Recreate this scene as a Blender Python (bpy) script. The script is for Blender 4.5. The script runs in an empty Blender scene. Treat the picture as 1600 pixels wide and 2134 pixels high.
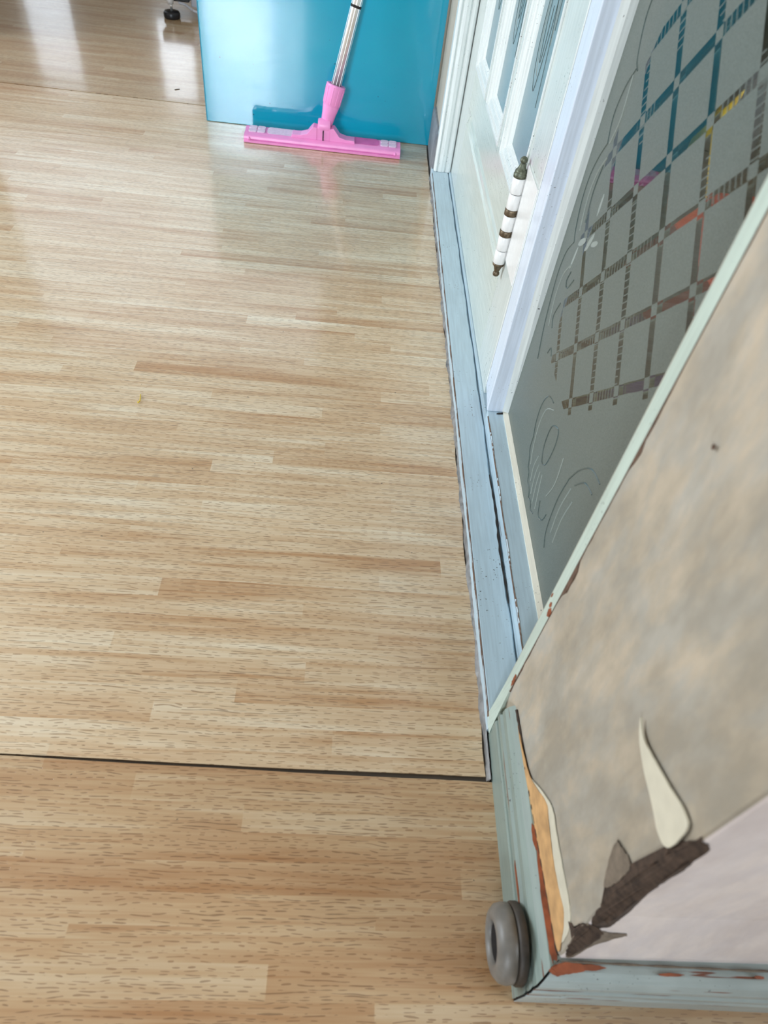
import bpy, bmesh, math, random
from mathutils import Vector, Matrix
random.seed(7)
D = bpy.data
scn = bpy.context.scene
COL = scn.collection

# ------------------------------------------------------------------ camera
cam_d = D.cameras.new('camera'); cam = D.objects.new('camera', cam_d); COL.objects.link(cam)
def cam_axes(pitch, roll, yaw):
    a, b, c = (math.radians(v) for v in (pitch, roll, yaw))
    f = Vector((math.sin(c)*math.cos(a), math.cos(c)*math.cos(a), -math.sin(a)))
    r = Vector((math.cos(c), -math.sin(c), 0)); u = r.cross(f)
    return math.cos(b)*r + math.sin(b)*u, -math.sin(b)*r + math.cos(b)*u, f
R_, U_, F_ = cam_axes(48.5734, 9.0002, 6.57582)
m = Matrix((R_, U_, -F_)).transposed().to_4x4(); m.translation = (0, 0, 0.76)
cam.matrix_world = m
cam_d.sensor_fit = 'HORIZONTAL'; cam_d.sensor_width = 36.0; cam_d.lens = 36.0*1400/1600
cam_d.clip_start = 0.02
cam_d.dof.use_dof = True; cam_d.dof.focus_distance = 1.15; cam_d.dof.aperture_fstop = 10.0
scn.camera = cam

# ------------------------------------------------------------------ world, lights, exposure
w = D.worlds.new('world'); scn.world = w; w.use_nodes = True
bg = w.node_tree.nodes['Background']; bg.inputs[0].default_value = (0.86, 0.93, 1.0, 1); bg.inputs[1].default_value = 0.5
def area(name, loc, target, sx, sy, power, color):
    l = D.lights.new(name, 'AREA'); l.shape = 'RECTANGLE'; l.size = sx; l.size_y = sy
    l.energy = power; l.color = color
    o = D.objects.new(name, l); COL.objects.link(o); o.location = loc
    o.rotation_euler = (Vector(target) - Vector(loc)).to_track_quat('-Z', 'Y').to_euler()
    return o
DAY = (0.83, 0.94, 1.05)
area('daylight_back_window', (-1.22, -3.05, 1.50), (-1.22, 0, 1.50), 0.75, 1.5, 92, DAY)
area('daylight_back_curtain', (-0.63, -3.05, 1.50), (-0.63, 0, 1.50), 0.40, 1.5, 18, DAY)
area('daylight_side_window', (2.25, -0.65, 0.62), (0, -0.65, 0.55), 0.9, 0.8, 32, DAY)
area('daylight_front_window', (-1.75, 4.25, 1.70), (-1.75, 0, 1.70), 3.1, 1.5, 10, DAY)
area('daylight_front_slit_wide', (-1.65, 4.25, 0.44), (-1.65, 0, 0.44), 0.24, 0.46, 0.30, DAY)
area('added_streak_light', (-1.01, 4.25, 0.51), (-1.01, 0, 0.51), 0.18, 0.38, 0.36, DAY)  # added light, makes the floor streak in place of the appliance's reflection
area('daylight_left_window', (-4.05, 1.45, 1.55), (0, 1.45, 1.1), 2.0, 1.7, 100, DAY)
area('added_fill_next_room', (0.62, 0.42, 0.80), (0.42, 0.66, 0.32), 0.2, 0.2, 2.4, (1, 0.95, 0.88))  # added fill, hidden behind the pier to light the coloured things
scn.view_settings.view_transform = 'Standard'; scn.view_settings.look = 'None'
scn.view_settings.gamma = 1; scn.view_settings.use_curve_mapping = False
scn.view_settings.exposure = 0.5

# ------------------------------------------------------------------ material helpers
class NT:
    def __init__(s, name):
        s.m = D.materials.new(name); s.m.use_nodes = True; s.t = s.m.node_tree; s.t.nodes.clear()
        s.out = s.n('ShaderNodeOutputMaterial')
    def n(s, kind, **kw):
        x = s.t.nodes.new(kind)
        for k, v in kw.items(): setattr(x, k, v)
        return x
    def put(s, sock, v):
        if isinstance(v, bpy.types.NodeSocket): s.t.links.new(v, sock)
        elif v is not None: sock.default_value = v
    def math(s, op, a, b=None, c=None, clamp=False):
        x = s.n('ShaderNodeMath', operation=op); x.use_clamp = clamp
        for i, v in enumerate((a, b, c)):
            if v is not None: s.put(x.inputs[i], v)
        return x.outputs[0]
    def pos(s):
        return s.n('ShaderNodeNewGeometry').outputs['Position']
    def sep(s, v):
        x = s.n('ShaderNodeSeparateXYZ'); s.put(x.inputs[0], v); return x.outputs
    def comb(s, x, y, z):
        c = s.n('ShaderNodeCombineXYZ')
        for i, v in enumerate((x, y, z)): s.put(c.inputs[i], v)
        return c.outputs[0]
    def vmul(s, v, sc):
        x = s.n('ShaderNodeVectorMath', operation='MULTIPLY'); s.put(x.inputs[0], v); x.inputs[1].default_value = sc
        return x.outputs[0]
    def noise(s, v, scale=1.0, detail=2.0, rough=0.5, dist=0.0):
        x = s.n('ShaderNodeTexNoise'); s.put(x.inputs['Vector'], v)
        x.inputs['Scale'].default_value = scale; x.inputs['Detail'].default_value = detail
        x.inputs['Roughness'].default_value = rough; x.inputs['Distortion'].default_value = dist
        return x.outputs['Fac']
    def white(s, v):
        x = s.n('ShaderNodeTexWhiteNoise', noise_dimensions='3D'); s.put(x.inputs['Vector'], v); return x.outputs['Value']
    def rng(s, v, a, b, c=0.0, d=1.0):
        x = s.n('ShaderNodeMapRange'); x.clamp = True
        s.put(x.inputs[0], v)
        for i, q in enumerate((a, b, c, d)): s.put(x.inputs[i+1], q)
        return x.outputs[0]
    def mix(s, f, a, b, blend='MIX'):
        x = s.n('ShaderNodeMix', data_type='RGBA', blend_type=blend)
        s.put(x.inputs[0], f)
        for i, v in ((6, a), (7, b)):
            if isinstance(v, tuple) and len(v) == 3: v = v + (1,)
            s.put(x.inputs[i], v)
        return x.outputs[2]
    def bump(s, h, strength=0.3, dist=0.001):
        x = s.n('ShaderNodeBump'); s.put(x.inputs['Height'], h)
        x.inputs['Strength'].default_value = strength; x.inputs['Distance'].default_value = dist
        return x.outputs[0]
    def bsdf(s, color, rough=0.5, metal=0.0, normal=None, spec=0.5, coat=0.0, **kw):
        b = s.n('ShaderNodeBsdfPrincipled')
        if isinstance(color, tuple) and len(color) == 3: color = color + (1,)
        s.put(b.inputs['Base Color'], color); s.put(b.inputs['Roughness'], rough)
        s.put(b.inputs['Metallic'], metal); s.put(b.inputs['Specular IOR Level'], spec)
        b.inputs['Coat Weight'].default_value = coat
        for k, v in kw.items(): s.put(b.inputs[k], v)
        if normal is not None: s.put(b.inputs['Normal'], normal)
        return b.outputs[0]
    def done(s, shader):
        s.t.links.new(shader, s.out.inputs[0]); return s.m
def srgb(r, g, b):
    f = lambda c: (c/255/12.92) if c/255 <= 0.04045 else ((c/255+0.055)/1.055)**2.4
    return (f(r), f(g), f(b))

def mat_simple(name, color, rough=0.5, metal=0.0, var=0.12, scale=40, spec=0.5):
    t = NT(name)
    n = t.noise(t.pos(), scale, 3)
    dark = tuple(c*(1-var) for c in color); light = tuple(min(1, c*(1+var)) for c in color)
    return t.done(t.bsdf(t.mix(t.rng(n, 0.3, 0.7), dark, light), rough, metal, spec=spec))

def mat_painted(name, paint, under, chip_axis, chip=0.68, rough=0.38, grime=0.5):
    """old brushed paint with chips that run along the board and small dirt specks"""
    t = NT(name); p = t.pos()
    st = {'x': (6, 120, 120), 'y': (120, 6, 120), 'z': (120, 120, 6)}[chip_axis]
    brush = t.noise(t.vmul(p, tuple(v*2.2 for v in st)), 1, 2)
    base = t.mix(t.rng(brush, 0.35, 0.65), tuple(c*0.93 for c in paint), tuple(min(1, c*1.05) for c in paint))
    g = t.noise(p, 9, 4, 0.65)
    base = t.mix(t.rng(g, 0.48, 0.8, 0, grime), base, tuple(c*0.72 for c in paint))
    speck = t.noise(p, 330, 1)
    sm = t.noise(p, 14, 2)
    sp = t.math('MULTIPLY', t.rng(speck, 0.70, 0.74), t.rng(sm, 0.5, 0.6))
    base = t.mix(sp, base, (0.06, 0.06, 0.06))
    c = t.noise(t.vmul(p, tuple(v*1.0 for v in st)), 1, 3, 0.6)
    cm = t.rng(c, chip, chip+0.02)
    col = t.mix(cm, base, under)
    bmp = t.bump(t.math('SUBTRACT', t.math('MULTIPLY', brush, 0.25), cm), 0.35, 0.0006)
    return t.done(t.bsdf(col, t.rng(cm, 0, 1, rough, 0.8), normal=bmp))

# ------------------------------------------------------------------ floor vinyl (printed staves with embossed pores)
def mat_vinyl(name='printed_wood_vinyl', shade_tint=(1, 1, 1)):
    t = NT(name); p = t.pos(); x, y, z = t.sep(p)
    warp = t.math('MULTIPLY', t.math('SUBTRACT', t.noise(t.vmul(p, (1.6, 0.8, 1)), 1, 1), 0.5), 0.004)
    yy = t.math('ADD', y, warp)
    q = t.math('DIVIDE', t.math('ADD', yy, 1.649), 0.2)
    k = t.math('FLOOR', q); fr = t.math('FRACT', q)
    row = t.math('FLOOR', t.math('MULTIPLY', fr, 7.0))
    fin = t.math('FRACT', t.math('MULTIPLY', fr, 7.0))
    odd = t.math('PINGPONG', k, 1.0)
    # per row offset / cut / tones
    def ramp(vals):
        r = t.n('ShaderNodeValToRGB'); r.color_ramp.interpolation = 'CONSTANT'; e = r.color_ramp.elements
        while len(e) < 7: e.new(0.5)
        for i, v in enumerate(vals): e[i].position = i/7.0; e[i].color = (v[0], v[1], v[2], 1)
        t.put(r.inputs[0], t.math('DIVIDE', t.math('ADD', row, 0.5), 7.0))
        s = t.n('ShaderNodeSeparateColor'); t.put(s.inputs[0], r.outputs[0]); return s.outputs
    A = ramp([(0.0, .52, 0), (.36, .44, 0), (.71, .55, 0), (.23, .40, 0), (.55, .62, 0), (.12, .5, 0), (.83, .45, 0)])
    B = ramp([(.92, .30, 0), (.45, .58, 0), (.28, .50, 0), (.56, .34, 0), (.36, .62, 0), (.66, .42, 0), (.26, .48, 0)])
    shift = t.math('MULTIPLY', odd, 0.262)
    s0 = t.math('ADD', t.math('ADD', t.math('SUBTRACT', x, -0.10+3.0*-1), 0.0), shift)
    sx = t.math('FRACT', t.math('ADD', s0, A[0]))
    sid = t.math('GREATER_THAN', sx, A[1])
    tone = t.math('ADD', t.math('MULTIPLY', B[0], t.math('SUBTRACT', 1.0, sid)), t.math('MULTIPLY', B[1], sid))
    # soft drift inside a stave and between repeats
    sv = t.comb(t.math('MULTIPLY', x, 2.2), t.math('MULTIPLY', y, 30), t.math('ADD', row, t.math('MULTIPLY', sid, 9.0)))
    drift = t.noise(sv, 1, 3, 0.55)
    tone = t.math('ADD', t.math('MULTIPLY', tone, 0.46), t.rng(drift, 0.28, 0.72, -0.08, 0.58))
    ring = t.noise(t.comb(t.math('MULTIPLY', x, 5), t.math('MULTIPLY', y, 170), row), 1, 2, 0.6, 0.6)
    tone = t.math('ADD', tone, t.rng(ring, 0.35, 0.7, -0.12, 0.24))
    r = t.n('ShaderNodeValToRGB'); e = r.color_ramp.elements
    e[0].position = 0.05; e[0].color = (*srgb(232, 218, 192), 1)
    e[1].position = 0.95; e[1].color = (*srgb(188, 145, 102), 1)
    m_ = e.new(0.45); m_.color = (*srgb(215, 189, 154), 1)
    t.put(r.inputs[0], tone)
    # pores: short dark dashes along the grain
    cl = t.noise(t.comb(t.math('MULTIPLY', x, 7), t.math('MULTIPLY', y, 26), row), 1, 2)
    pn = t.noise(t.comb(t.math('MULTIPLY', x, 14), t.math('MULTIPLY', y, 60), 3.0), 1, 2)
    v = t.math('ADD', t.math('MULTIPLY', yy, 330), t.math('MULTIPLY', pn, 3.0))
    li = t.math('FLOOR', v); lf = t.math('FRACT', v)
    lh = t.white(t.comb(li, 7.0, 3.0))
    dash = t.noise(t.comb(t.math('MULTIPLY', x, 95), t.math('MULTIPLY', lh, 97.0), 0.0), 1, 0)
    off = t.noise(t.comb(t.math('MULTIPLY', x, 24), t.math('MULTIPLY', lh, 53.0), 5.0), 1, 0)
    off = t.rng(off, 0.3, 0.7, 0.2, 0.8)
    dist = t.math('ABSOLUTE', t.math('SUBTRACT', lf, off))
    wid = t.rng(dash, 0.45, 0.7, 0.05, 0.19)
    thr = t.rng(cl, 0.25, 0.75, 0.56, 0.43)
    pore = t.math('MULTIPLY', t.math('LESS_THAN', dist, wid), t.rng(t.math('SUBTRACT', dash, thr), 0.0, 0.04))
    pcol = t.mix(t.rng(cl, 0.3, 0.7), srgb(146, 104, 64), srgb(96, 66, 40))
    col = t.mix(t.math('MULTIPLY', pore, 0.56), r.outputs[0], pcol)
    # walked-in dirt, stronger close to the wall
    dn = t.noise(p, 5, 4, 0.6)
    edge = t.math('MULTIPLY', t.rng(x, 0.08, 0.2), t.rng(y, 1.2, 0.3))
    dirt = t.math('MULTIPLY', t.rng(dn, 0.4, 0.75), t.math('ADD', 0.10, t.math('MULTIPLY', edge, 0.35)))
    col = t.mix(dirt, col, srgb(120, 84, 52))
    lint = t.rng(t.noise(p, 90, 1), 0.80, 0.82)
    col = t.mix(t.math('MULTIPLY', lint, 0.8), col, (0.08, 0.07, 0.06))
    if shade_tint != (1, 1, 1): col = t.mix(1.0, col, shade_tint, 'MULTIPLY')
    h = t.math('SUBTRACT', t.math('MULTIPLY', pn, 0.35), pore)
    wav = t.noise(t.vmul(p, (3, 7, 1)), 1, 1)
    nb = t.n('ShaderNodeBump'); t.put(nb.inputs['Height'], wav); nb.inputs['Strength'].default_value = 0.12; nb.inputs['Distance'].default_value = 0.01
    b2 = t.n('ShaderNodeBump'); t.put(b2.inputs['Height'], h); b2.inputs['Strength'].default_value = 0.4; b2.inputs['Distance'].default_value = 0.0007
    t.put(b2.inputs['Normal'], nb.outputs[0])
    rough = t.rng(t.noise(p, 11, 3), 0.3, 0.7, 0.34, 0.44)
    cn = t.n('ShaderNodeBump'); t.put(cn.inputs['Height'], h); cn.inputs['Strength'].default_value = 0.07; cn.inputs['Distance'].default_value = 0.0007; t.put(cn.inputs['Normal'], nb.outputs[0])
    return t.done(t.bsdf(col, rough, normal=b2.outputs[0], spec=0.75, coat=0.9, **{'Coat Roughness': 0.12, 'Coat Normal': cn.outputs[0]}))

# ------------------------------------------------------------------ wall finishes
def mat_wallpaper(name, base, tint, dark):
    t = NT(name); p = t.pos()
    v = t.vmul(p, (42, 42, 17))
    a = t.noise(v, 1, 4, 0.6, 0.3); b = t.noise(t.vmul(p, (60, 60, 16)), 1, 4, 0.65)
    c = t.noise(t.vmul(p, (1, 1, 0.55)), 15, 4, 0.65)
    col = t.mix(t.rng(a, 0.4, 0.6), base, tint)
    col = t.mix(t.rng(c, 0.42, 0.66, 0, 0.7), col, dark)
    col = t.mix(t.rng(b, 0.3, 0.7, 0, 0.3), col, tuple(q*0.8 for q in dark))
    fine = t.noise(p, 900, 1)
    col = t.mix(t.rng(fine, 0.3, 0.7, 0, 0.1), col, dark)
    return t.done(t.bsdf(col, 0.55, normal=t.bump(b, 0.2, 0.0008)))

M = {}
M['vinyl'] = mat_vinyl()
M['vinyl_tan_shaded'] = mat_vinyl('printed_wood_vinyl_tan_shaded', (0.77, 0.675, 0.575))  # tanner print, darkened further with the foreground shade in the colour
M['vinyl_far_shaded'] = mat_vinyl('printed_wood_vinyl_far_shaded', (0.76, 0.70, 0.62))  # same print, far-end shade put into the colour
M['subfloor'] = mat_simple('seam_grime', (0.075, 0.062, 0.05), 0.9)
M['sill'] = mat_painted('pale_blue_sill_paint', srgb(188, 209, 220), srgb(92, 62, 48), 'y', 0.735, 0.32, 0.35)
M['skirt'] = mat_painted('grey_green_skirting_shaded', srgb(134, 148, 140), srgb(118, 62, 36), 'y', 0.66, 0.4, 0.6)  # shaded copy of the skirting paint, dimmer light put into the colour
M['skirt_x'] = mat_painted('grey_green_skirting_lit', srgb(170, 182, 180), srgb(120, 66, 40), 'x', 0.64, 0.36, 0.7)  # lit copy of the skirting paint for the end face
M['strip'] = mat_painted('pale_green_casing_paint', srgb(188, 203, 192), srgb(104, 74, 56), 'z', 0.76, 0.4, 0.3)
M['white'] = mat_painted('white_gloss_paint', srgb(222, 228, 226), srgb(120, 90, 66), 'z', 0.76, 0.25, 0.15)
M['door_z'] = mat_painted('door_stile_gloss_paint', srgb(208, 216, 212), srgb(120, 90, 66), 'z', 0.78, 0.22, 0.2)
M['door'] = mat_painted('door_gloss_paint', srgb(205, 213, 205), srgb(120, 90, 66), 'y', 0.78, 0.22, 0.2)
M['post'] = mat_painted('white_post_paint_skylit', srgb(222, 232, 246), srgb(110, 84, 70), 'z', 0.77, 0.3, 0.12)  # the white paint again, with blue sky light put into its colour
M['bead'] = mat_painted('cream_bead_paint', srgb(228, 224, 208), srgb(96, 70, 50), 'y', 0.74, 0.4, 0.3)
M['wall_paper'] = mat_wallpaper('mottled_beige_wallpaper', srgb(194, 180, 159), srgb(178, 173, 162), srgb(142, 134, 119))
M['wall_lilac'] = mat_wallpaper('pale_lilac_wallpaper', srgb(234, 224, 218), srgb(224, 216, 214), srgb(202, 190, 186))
M['plaster'] = mat_simple('room_cream_paint', srgb(186, 176, 160), 0.7, 0, 0.05, 4)
M['torn'] = mat_simple('bare_dark_backing', srgb(66, 52, 42), 0.9, 0, 0.45, 160)
M['torn_grey'] = mat_simple('bare_grey_backing', srgb(116, 104, 90), 0.9, 0, 0.25, 130)
M['ply'] = mat_simple('exposed_orange_paper', srgb(196, 154, 104), 0.8, 0, 0.22, 60)
M['pale_flap'] = mat_simple('pale_paper_underside', srgb(206, 200, 180), 0.7, 0, 0.06, 60)
M['rustwood'] = mat_simple('bare_red_brown_wood', srgb(140, 74, 42), 0.75, 0, 0.35, 90)
M['gap'] = mat_simple('dark_joint', (0.02, 0.016, 0.014), 0.9)
M['sealant'] = mat_simple('grey_sealant', srgb(128, 126, 124), 0.5, 0, 0.35, 60)
M['brown_edge'] = mat_simple('brown_bare_edge', srgb(96, 74, 60), 0.8, 0, 0.35, 120)
M['pink'] = mat_simple('pink_plastic', srgb(244, 152, 208), 0.35, 0, 0.05, 30)
M['pink_dark'] = mat_simple('rose_pink_plastic', srgb(214, 104, 172), 0.4, 0, 0.08, 60)
M['clear_pad'] = mat_simple('milky_clear_plastic', srgb(226, 200, 222), 0.2, 0, 0.08, 160)
M['alu'] = mat_simple('brushed_aluminium', (0.86, 0.86, 0.84), 0.32, 0.75, 0.06, 90)
M['black'] = mat_simple('black_plastic', (0.015, 0.016, 0.02), 0.35)
M['navy'] = mat_simple('dark_navy_plastic', (0.02, 0.025, 0.06), 0.3)
M['grey_panel'] = mat_simple('pale_grey_enamel', srgb(196, 198, 208), 0.35, 0, 0.04, 10)
M['enamel'] = mat_simple('white_enamel', srgb(235, 236, 238), 0.3, 0, 0.03, 10)
M['bronze'] = mat_simple('aged_bronze', srgb(104, 90, 72), 0.45, 0.75, 0.35, 300)
M['bronze_g'] = mat_simple('verdigris_bronze', srgb(98, 102, 86), 0.5, 0.6, 0.4, 300)
M['hinge_w'] = mat_simple('white_painted_metal', srgb(232, 232, 230), 0.3, 0, 0.04, 120)
M['rubber'] = mat_simple('grey_painted_rubber', srgb(118, 114, 108), 0.42, 0, 0.16, 70)
M['rubber_dark'] = mat_simple('worn_dark_rubber', srgb(62, 56, 50), 0.55, 0, 0.3, 90)
M['far_skirt'] = mat_wallpaper('grey_marbled_skirting', srgb(136, 138, 142), srgb(152, 153, 157), srgb(96, 96, 102))
def mat_teal():
    t = NT('teal_gloss_paint'); p = t.pos()
    n = t.noise(p, 3, 3); sc = t.noise(t.vmul(p, (90, 90, 14)), 1, 2)
    col = t.mix(t.rng(n, 0.35, 0.7), srgb(0, 152, 186), srgb(0, 164, 194))
    fleck = t.rng(t.noise(p, 120, 1), 0.775, 0.79)
    col = t.mix(fleck, col, srgb(10, 70, 90))
    col = t.mix(t.rng(sc, 0.80, 0.82), col, srgb(120, 205, 220))
    rr = t.rng(t.noise(t.vmul(p, (5, 5, 14)), 1, 3), 0.3, 0.7, 0.06, 0.16)
    return t.done(t.bsdf(col, rr, normal=t.bump(t.noise(t.vmul(p, (4, 4, 12)), 1, 2), 0.06, 0.01), spec=0.45, coat=0.9, **{'Coat Roughness': 0.05}))
M['teal'] = mat_teal()
M['teal_edge'] = mat_simple('teal_edge_paint', srgb(40, 150, 180), 0.4)

# glass
def mat_lattice_glass():
    t = NT('etched_lattice_glass'); p = t.pos(); x, y, z = t.sep(p)
    wob = t.math('MULTIPLY', t.math('SUBTRACT', t.noise(p, 30, 2), 0.5), 0.0025)
    d1 = t.math('ADD', t.math('SUBTRACT', y, z), wob); d2 = t.math('ADD', t.math('ADD', y, z), wob)
    def strip(d, off, per, half):
        f = t.math('FRACT', t.math('ADD', t.math('DIVIDE', t.math('SUBTRACT', d, off), per), 40.5))
        a = t.math('ABSOLUTE', t.math('SUBTRACT', f, 0.5))
        return t.math('LESS_THAN', t.math('MULTIPLY', a, per), half), f
    s1, f1 = strip(d1, 0.003, 0.0955, 0.0078); s2, f2 = strip(d2, 0.99, 0.0945, 0.0078)
    cross = t.math('MULTIPLY', s1, s2)
    st = t.math('SUBTRACT', t.math('MAXIMUM', s1, s2), cross)
    # the lattice field inside the scrolled border
    zb = t.math('MULTIPLY', t.math('SUBTRACT', z, 0.44), t.math('SUBTRACT', z, 0.44))
    lim = t.math('SUBTRACT', 0.800, t.math('MULTIPLY', zb, 1.2))
    ins = t.math('MULTIPLY', t.math('LESS_THAN', y, lim), t.math('GREATER_THAN', t.math('ADD', z, t.math('MULTIPLY', y, 1.0)), 0.875))
    ins = t.math('MULTIPLY', ins, t.math('GREATER_THAN', z, 0.235))
    st = t.math('MULTIPLY', st, ins)
    # ladder hatching left frosted across some strips
    hm = t.math('GREATER_THAN', t.noise(p, 7, 1), 0.5)
    la = t.math('LESS_THAN', t.math('FRACT', t.math('MULTIPLY', d2, 95)), 0.16)
    lb = t.math('LESS_THAN', t.math('FRACT', t.math('MULTIPLY', d1, 95)), 0.16)
    lad = t.math('MULTIPLY', t.math('MAXIMUM', t.math('MULTIPLY', s1, la), t.math('MULTIPLY', s2, lb)), hm)
    clear = t.math('MULTIPLY', st, t.math('SUBTRACT', 1.0, lad))
    grain = t.noise(p, 700, 1)
    fc = t.mix(t.rng(grain, 0.3, 0.7), srgb(92, 100, 94), srgb(106, 114, 108))
    frost = t.bsdf(fc, 0.42, spec=0.5, normal=t.bump(grain, 0.1, 0.0003))
    fr = t.n('ShaderNodeFresnel'); fr.inputs[0].default_value = 1.6
    gl = t.n('ShaderNodeBsdfGlossy'); gl.inputs['Roughness'].default_value = 0.02; gl.inputs['Color'].default_value = (0.95, 1, 0.98, 1)
    tr = t.n('ShaderNodeBsdfTransparent'); tr.inputs[0].default_value = (0.72, 0.78, 0.74, 1)
    cm = t.n('ShaderNodeMixShader'); t.put(cm.inputs[0], t.math('MULTIPLY', fr.outputs[0], t.math('SUBTRACT', 1.0, t.n('ShaderNodeNewGeometry').outputs['Backfacing']))); t.put(cm.inputs[1], tr.outputs[0]); t.put(cm.inputs[2], gl.outputs[0])
    mx = t.n('ShaderNodeMixShader'); t.put(mx.inputs[0], clear); t.put(mx.inputs[1], frost); t.put(mx.inputs[2], cm.outputs[0])
    return t.done(mx.outputs[0])
M['lattice_glass'] = mat_lattice_glass()
def mat_frost(name, c1, c2, rough):
    t = NT(name); g = t.noise(t.pos(), 600, 1)
    return t.done(t.bsdf(t.mix(t.rng(g, 0.3, 0.7), c1, c2), rough, spec=0.6))
M['frost'] = mat_frost('frosted_door_glass', srgb(120, 146, 154), srgb(134, 158, 164), 0.3)
M['etch_dark'] = mat_frost('etched_line_dark', srgb(70, 84, 82), srgb(84, 98, 96), 0.15)  # dark tone of the etched lines themselves
M['etch_light'] = mat_frost('etched_line_clear', srgb(136, 146, 140), srgb(148, 156, 150), 0.34)
M['red'] = mat_simple('red_plastic', srgb(190, 60, 44), 0.5)
M['purple'] = mat_simple('purple_fabric', srgb(132, 96, 168), 0.9)
M['yellow'] = mat_simple('yellow_plastic', srgb(226, 196, 40), 0.5)
M['mauve'] = mat_simple('mauve_fabric', srgb(160, 110, 150), 0.9)
M['curtain'] = mat_simple('olive_brown_wall', srgb(104, 92, 72), 0.8)

# ------------------------------------------------------------------ mesh helpers
def link(name, bm, mats, parent=None, smooth=False, kind=None, bevel=0):
    bmesh.ops.remove_doubles(bm, verts=bm.verts, dist=1e-7)
    bmesh.ops.recalc_face_normals(bm, faces=bm.faces)
    me = D.meshes.new(name); bm.to_mesh(me); bm.free()
    if not isinstance(mats, (list, tuple)): mats = [mats]
    for k in mats: me.materials.append(M[k])
    if smooth:
        for f in me.polygons: f.use_smooth = True
    o = D.objects.new(name, me); COL.objects.link(o)
    if parent: o.parent = parent; o.matrix_parent_inverse = parent.matrix_world.inverted() if False else Matrix()
    if kind: o['kind'] = kind
    if bevel:
        b = o.modifiers.new('bevel', 'BEVEL'); b.width = bevel; b.segments = 2; b.limit_method = 'ANGLE'; b.angle_limit = math.radians(40)
    return o
def empty(name, kind=None):
    o = D.objects.new(name, None); COL.objects.link(o); o.empty_display_size = 0.05
    if kind: o['kind'] = kind
    return o
def tag(o, label, cat, group=None):
    o['label'] = label; o['category'] = cat
    if group: o['group'] = group
    return o
def box(bm, x0, x1, y0, y1, z0, z1, mi=0):
    v = [bm.verts.new((x, y, z)) for z in (z0, z1) for y in (y0, y1) for x in (x0, x1)]
    for q in ((0, 1, 3, 2), (4, 6, 7, 5), (0, 4, 5, 1), (2, 3, 7, 6), (0, 2, 6, 4), (1, 5, 7, 3)):
        f = bm.faces.new([v[i] for i in q]); f.material_index = mi
def loft(bm, rings, closed=True, caps=True, mi=0):
    """rings: list of equal-length point lists"""
    V = [[bm.verts.new(p) for p in r] for r in rings]
    n = len(V[0])
    for a, b in zip(V, V[1:]):
        for i in range(n if closed else n-1):
            j = (i+1) % n
            f = bm.faces.new((a[i], a[j], b[j], b[i])); f.material_index = mi
    if caps and closed:
        bm.faces.new(V[0]).material_index = mi; bm.faces.new(list(reversed(V[-1]))).material_index = mi
def lathe(bm, prof, origin, axis, seg=24, mi=0, closed_prof=False):
    """prof: list of (radius, distance along axis)"""
    ax = Vector(axis).normalized(); u = ax.orthogonal().normalized(); v = ax.cross(u); o = Vector(origin)
    rings = []
    for i in range(seg):
        a = 2*math.pi*i/seg; d = math.cos(a)*u + math.sin(a)*v
        rings.append([bm.verts.new(o + ax*h + d*max(r, 1e-5)) for r, h in prof])
    n = len(prof)
    for i in range(seg):
        a, b = rings[i], rings[(i+1) % seg]
        for j in range(n if closed_prof else n-1):
            k = (j+1) % n
            f = bm.faces.new((a[j], a[k], b[k], b[j])); f.material_index = mi; f.smooth = True
def tube(bm, pts, rad, seg=6, flat=None):
    pts = [Vector(p) for p in pts]; rings = []
    for i, p in enumerate(pts):
        t = (pts[min(i+1, len(pts)-1)] - pts[max(i-1, 0)]).normalized()
        u = t.cross(Vector((1, 0, 0)) if abs(t.x) < 0.9 else Vector((0, 1, 0))).normalized(); v = t.cross(u)
        r = rad if not isinstance(rad, (list, tuple)) else rad[i]
        rings.append([p + r*(math.cos(a)*u + (flat or 1)*math.sin(a)*v) for a in [2*math.pi*k/seg for k in range(seg)]])
    loft(bm, rings)
def spline(P, n=10):
    """Catmull-Rom through 2-D / 3-D points"""
    P = [Vector(p) for p in P]; out = []
    for i in range(len(P)-1):
        a, b, c, d = P[max(i-1, 0)], P[i], P[i+1], P[min(i+2, len(P)-1)]
        for k in range(n):
            t = k/n
            out.append(0.5*((2*b) + (c-a)*t + (2*a-5*b+4*c-d)*t*t + (3*b-a-3*c+d)*t**3))
    out.append(P[-1]); return out

# ------------------------------------------------------------------ room shell
bm = bmesh.new(); box(bm, -4.0, 2.2, -3.0, 4.2, -0.06, -0.0025)
floor = link('floor', bm, 'subfloor', kind='structure')
def jag(n, amp): 
    v = 0; out = []
    for _ in range(n):
        v = 0.75*v + random.uniform(-amp, amp); out.append(v)
    return out
def sheet(y0f, y1f, x0, x1f, n, top, j0, j1):
    """vinyl sheet between two wandering cut edges"""
    bm = bmesh.new(); a, b = [], []
    for i in range(n+1):
        x = x0 + (x1f-x0)*i/n
        a.append((x, y0f(x)+j0[i], 0)); b.append((x, y1f(x)+j1[i], 0))
    T = [[bm.verts.new((p[0], p[1], top)) for p in r] for r in (a, b)]
    B = [[bm.verts.new((p[0], p[1], -0.0025)) for p in r] for r in (a, b)]
    for i in range(n):
        bm.faces.new((T[0][i], T[0][i+1], T[1][i+1], T[1][i]))
        bm.faces.new((B[0][i], T[0][i], T[0][i+1], B[0][i+1])[::-1]); bm.faces.new((B[1][i], B[1][i+1], T[1][i+1], T[1][i]))
    bm.faces.new((T[0][-1], B[0][-1], B[1][-1], T[1][-1]))
    bm.faces.new((T[0][0], T[1][0], B[1][0], B[0][0]))
    return bm
N = 160
z0 = [0]*(N+1)
nearseam = lambda x: 0.2790 + (x+0.34)*(-0.011)
farseam = lambda x: 2.211
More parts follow.
